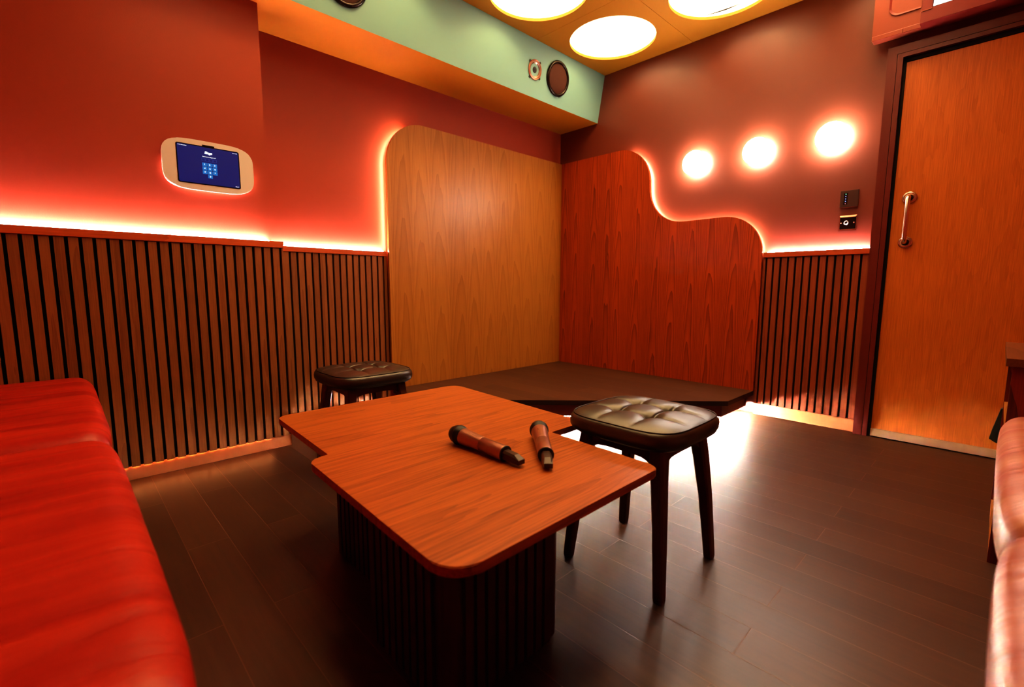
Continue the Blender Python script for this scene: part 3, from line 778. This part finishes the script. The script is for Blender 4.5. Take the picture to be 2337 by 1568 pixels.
# ------------------------------------------------------------------ stools
def make_stool():
    t = thing('stool', 'x', 'stool', (0, 0, 0), 0, 'black leather stools with dark wooden legs')
    S = .178
    def outline(k, n, s):
        a = 2*PI*k/n; c, s_ = math.cos(a), math.sin(a); e = 4.2
        rr = (abs(c)**e+abs(s_)**e)**(-1/e)
        return rr*c*s, rr*s_*s
    TA = .056
    def topz(x, y, r):
        z = .4950 - .016*r**6
        for sx in (-1, 1):
            for sy in (-1, 1):
                d2 = (x-sx*TA)**2+(y-sy*TA)**2
                z -= .015*math.exp(-d2/(2*.0155**2)) + .004*math.exp(-d2/(2*.0045**2))
        edge = 1-r**4
        for a_, b_ in ((x, y), (y, x)):
            for sg in (-1, 1):
                dd = abs(a_-sg*TA)
                z -= (.0060*math.exp(-dd*dd/(2*.0030**2))+.004*math.exp(-dd*dd/(2*.012**2)))*edge
        return z
    b = bmesh.new(); n = 160; rings = []
    NR = 70
    for i in range(1, NR+1):
        r = (i/NR)
        rg = []
        for k in range(n):
            x, y = outline(k, n, S*r); rg.append(b.verts.new((x, y, topz(x, y, r))))
        rings.append(rg)
    cv = b.verts.new((0, 0, topz(0, 0, 0)))
    for k in range(n): b.faces.new((cv, rings[0][k], rings[0][(k+1) % n]))
    for (s, z) in ((S+.006, .4760), (S+.0115, .4680), (S+.0135, .4560), (S+.0125, .4430), (S+.007, .4320), (S-.004, .4240), (S-.022, .4205)):
        rings.append([b.verts.new((*outline(k, n, s), z)) for k in range(n)])
    for A_, B_ in zip(rings, rings[1:]):
        for k in range(n): b.faces.new((A_[k], A_[(k+1) % n], B_[(k+1) % n], B_[k]))
    b.faces.new(rings[-1])
    seat = link('seat', b, M_black, t, True)
    b = bmesh.new()
    for (s, z, w) in ((S+.0035, .4790, .0019), (S+.007, .4330, .0013)):
        pts = [Vector((*outline(k, n, s), z)) for k in range(n)]
        rg = []
        for k in range(n):
            tn = (pts[(k+1) % n]-pts[k-1]).normalized(); nr = Vector((tn.y, -tn.x, 0))
            rg.append([b.verts.new(pts[k]+w*(math.cos(q*PI/3)*nr+math.sin(q*PI/3)*Vector((0, 0, 1)))) for q in range(6)])
        for k in range(n):
            for q in range(6): b.faces.new((rg[k][q], rg[k][(q+1) % 6], rg[(k+1) % n][(q+1) % 6], rg[(k+1) % n][q]))
    link('piping', b, M_blackp, seat, True)
    for sx in (-1, 1):
        for sy in (-1, 1):
            b = bmesh.new(); lathe(b, [(.0055, -.002), (.005, .001), (0, .002)], Matrix.Translation((sx*TA, sy*TA, topz(sx*TA, sy*TA, .3)+.001)), 14, False)
            link('button', b, M_blackp, seat, True)
    # legs: bent square posts, splayed
    for sx in (-1, 1):
        for sy in (-1, 1):
            b = bmesh.new(); rg = []
            for (f, o, w) in ((0, .160, .0130), (.02, .160, .0142), (.5, .144, .0172), (.80, .130, .0200), (.92, .123, .0215), (1.0, .118, .0225)):
                z = .0005+f*.4205; cx_, cy_ = sx*o, sy*o
                q = []
                for (p, r_) in ((-1, -.7), (-.7, -1), (.7, -1), (1, -.7), (1, .7), (.7, 1), (-.7, 1), (-1, .7)):
                    q.append(b.verts.new((cx_+p*w, cy_+r_*w, z)))
                rg.append(q)
            for A_, B_ in zip(rg, rg[1:]):
                for i in range(8): b.faces.new((A_[i], A_[(i+1) % 8], B_[(i+1) % 8], B_[i]))
            b.faces.new(rg[0]); b.faces.new(rg[-1]); link('leg', b, M_leg, t)
            b = bmesh.new(); lathe(b, [(0, 0.0002), (.009, .0002), (.009, .004), (0, .004)], Matrix.Translation((sx*.161, sy*.161, 0)), 14, False)
    # arched aprons with curved brackets flowing into the legs
    for ax in range(4):
        xs = [.139, .126, .121, .117, .112, .104, .092, .075, .05, 0]
        zs = [.260, .280, .310, .335, .356, .372, .382, .388, .390, .3905]
        pr = [(x, z) for x, z in zip(xs, zs)] + [(-x, z) for x, z in zip(xs[::-1][1:], zs[::-1][1:])]
        pr = [(.118, .4210), (.137, .29), (.1375, .262)] + [(x, z) for x, z in zip(xs[1:], zs[1:])] + [(-x, z) for x, z in zip(xs[1:-1][::-1], zs[1:-1][::-1])] + [(-.1375, .262), (-.137, .29), (-.118, .4210)]
        b = bmesh.new()
        def fn(a, z, h, ax=ax):
            y = .118+(.4335-z)*.105-.011+h
            return [(a, y, z), (a, -y, z), (y, a, z), (-y, a, z)][ax]
        prism(b, pr, .022, fn)
        link('apron', b, M_leg, t)
    return t
st = make_stool(); st.location = (2.108, -2.074, 0)
st['label'] = 'black button-tufted leather stool standing in front of the table, over the bright floor glow'
dup(st, 'stool', (.795, -2.355, 0), 0, 'black leather stool behind the table beside the slatted wall')

# ------------------------------------------------------------------ sofas
def rip(p, ax, amp):
    q = p.copy()
    s = Vector((p.x*(9 if ax == 0 else 2), p.y*(2 if ax == 0 else 9), p.z*2))
    q.z += amp*(noise.noise(s)+.5*noise.noise(s*2.1))
    return q
t = thing('sofa', 'long bright red leather sofa seat running from the slatted wall to the viewer', 'sofa')
def cushL(x0, x1):
    def fn(p):
        q = rip(p, 0, .0035)
        u = (p.x-x0)/(x1-x0); f = 1-(2*u-1)**8
        if p.y > -3.5: q.y += .018*f*max(0, min(1, (p.y+3.5)/.2)) - .006
        q.z += (.012*f)*(1 if p.z > .40 else 0)
        return q
    bm = bmesh.new(); puffy(bm, x0, x1, -3.86, -3.300, .36, .492, .045, 60, 34, 10, fn); return bm
for i, (a, b_) in enumerate(((.252, 1.318), (1.322, 2.378), (2.382, 3.43))):
    link('seat_cushion', cushL(a, b_), M_redL, t, True)
bm = bmesh.new(); box(bm, .252, 3.43, -3.93, -3.325, .10, .358); link('sofa_base', bm, M_redL, t)
bm = bmesh.new(); box(bm, .27, 3.41, -3.92, -3.36, .0005, .0995); link('plinth', bm, M_sofab, t)
for (a, b_) in ((.252, 1.318), (1.322, 2.378), (2.382, 3.43)):
    bm = bmesh.new(); puffy(bm, a, b_, -4.06, -3.90, .47, .93, .05, 30, 8, 20); link('back_cushion', bm, M_redL, t, True)
bm = bmesh.new(); box(bm, .252, 3.43, -4.13, -4.062, .0005, .95); link('back_frame', bm, M_redL, t)

t = thing('sofa', 'glossy red leather sofa seat at the edge of the photo beside the side cabinet', 'sofa')
def cushR(y0, y1):
    def fn(p):
        q = rip(p, 1, .0035)
        u = (p.y-y0)/(y1-y0); f = 1-(2*u-1)**6
        if p.x < 3.1: q.x -= .016*f*max(0, min(1, (3.1-p.x)/.2)) - .002
        q.z += (.012*f)*(1 if p.z > .40 else 0)
        return q
    bm = bmesh.new(); puffy(bm, 2.892, 3.44, y0, y1, .36, .492, .05, 34, 60, 10, fn); return bm
for (a, b_) in ((-2.273, -1.318), (-3.268, -2.277)):
    link('seat_cushion', cushR(a, b_), M_redR, t, True)
bm = bmesh.new(); box(bm, 2.93, 3.50, -3.268, -1.318, .10, .358); link('sofa_base', bm, M_redR, t)
bm = bmesh.new(); box(bm, 2.98, 3.49, -3.25, -1.33, .0005, .0995); link('plinth', bm, M_sofab, t)
for (a, b_) in ((-2.273, -1.318), (-3.268, -2.277)):
    bm = bmesh.new(); puffy(bm, 3.44, 3.55, a, b_, .50, .93, .045, 8, 30, 20); link('back_cushion', bm, M_redR, t, True)
bm = bmesh.new(); box(bm, 3.552, 3.61, -3.268, -1.318, .0005, .95); link('back_frame', bm, M_redR, t)

# ------------------------------------------------------------------ side cabinet with open shelves
t = thing('side_cabinet', 'dark red open shelf cabinet with a brown top beyond the glossy sofa', 'cabinet')
cx0, cx1, cy0, cy1 = 2.893, 3.45, -1.302, -.700
bm = bmesh.new(); box(bm, 2.878, 3.46, -1.314, -.69, .632, .656, bev=.001); link('cabinet_top', bm, M_cabtop, t)
bm = bmesh.new(); box(bm, cx0, cx1, cy0, cy0+.016, .0005, .6315); link('end_panel', bm, M_cab, t)
bm = bmesh.new(); box(bm, cx0, cx1, cy1-.016, cy1, .0005, .6315); link('end_panel', bm, M_cab, t)
bm = bmesh.new(); box(bm, cx1-.012, cx1, cy0+.016, cy1-.016, .0005, .6315); link('back_panel', bm, M_cab, t)
for z in (.001, .405):
    bm = bmesh.new(); box(bm, cx0+.001, cx1-.012, cy0+.016, cy1-.016, z, z+.018); link('shelf', bm, M_cabin, t)
bm = bmesh.new()
prof = [(2.897, .395), (2.888, .385), (2.872, .300), (2.866, .262), (2.884, .250), (2.900, .245), (2.93, .25), (2.93, .395)]
def fnc(a, b, h): return (a, -.697+h+.006*math.sin(b*40), b)
prism(bm, prof, .03, fnc); o = link('hanging_cloth', bm, M_cloth); tag(o, 'black cloth hanging at the far side of the shelf cabinet, in front of the door', 'cloth')

# ------------------------------------------------------------------ lamps
def area(name, loc, rot, sx, sy, w, col):
    l = bpy.data.lights.new(name, 'AREA'); l.shape = 'RECTANGLE'; l.size = sx; l.size_y = sy; l.energy = w; l.color = col
    o = bpy.data.objects.new(name, l); C.objects.link(o); o.location = loc; o.rotation_euler = rot
    o['kind'] = 'helper'
    return o

# ------------------------------------------------------------------ world, camera
w = bpy.data.worlds.new('room_dark'); bpy.context.scene.world = w; w.use_nodes = True
w.node_tree.nodes['Background'].inputs[0].default_value = (.02, .01, .008, 1)
w.node_tree.nodes['Background'].inputs[1].default_value = .3

cam = bpy.data.cameras.new('camera'); co = bpy.data.objects.new('camera', cam); C.objects.link(co)
cam.sensor_width = 36; cam.lens = 1072.11*36/2337; cam.clip_start = .02
yaw, pitch, roll = math.radians(136.0798), math.radians(-7.01556), math.radians(-.15873)
fw = Vector((math.cos(pitch)*math.cos(yaw), math.cos(pitch)*math.sin(yaw), math.sin(pitch)))
rt = fw.cross(Vector((0, 0, 1))).normalized(); dn = fw.cross(rt)
c_, s_ = math.cos(roll), math.sin(roll)
r2 = c_*rt+s_*dn; d2 = -s_*rt+c_*dn
co.matrix_world = Matrix(((r2.x, -d2.x, -fw.x, 2.852), (r2.y, -d2.y, -fw.y, -3.364), (r2.z, -d2.z, -fw.z, .87), (0, 0, 0, 1)))
cam.dof.use_dof = True; cam.dof.focus_distance = 2.1; cam.dof.aperture_fstop = 2.8
sc_ = bpy.context.scene
sc_.camera = co
sc_.view_settings.view_transform = 'Standard'
sc_.view_settings.look = 'High Contrast'
sc_.view_settings.exposure = -0.62
sc_.cycles.use_denoising = True
sc_.cycles.max_bounces = 5
sc_.cycles.diffuse_bounces = 3
sc_.cycles.adaptive_threshold = .05
sc_.cycles.glossy_bounces = 3
sc_.cycles.sample_clamp_indirect = 6
sc_.cycles.use_light_tree = False
sc_.cycles.caustics_reflective = False
sc_.cycles.caustics_refractive = False
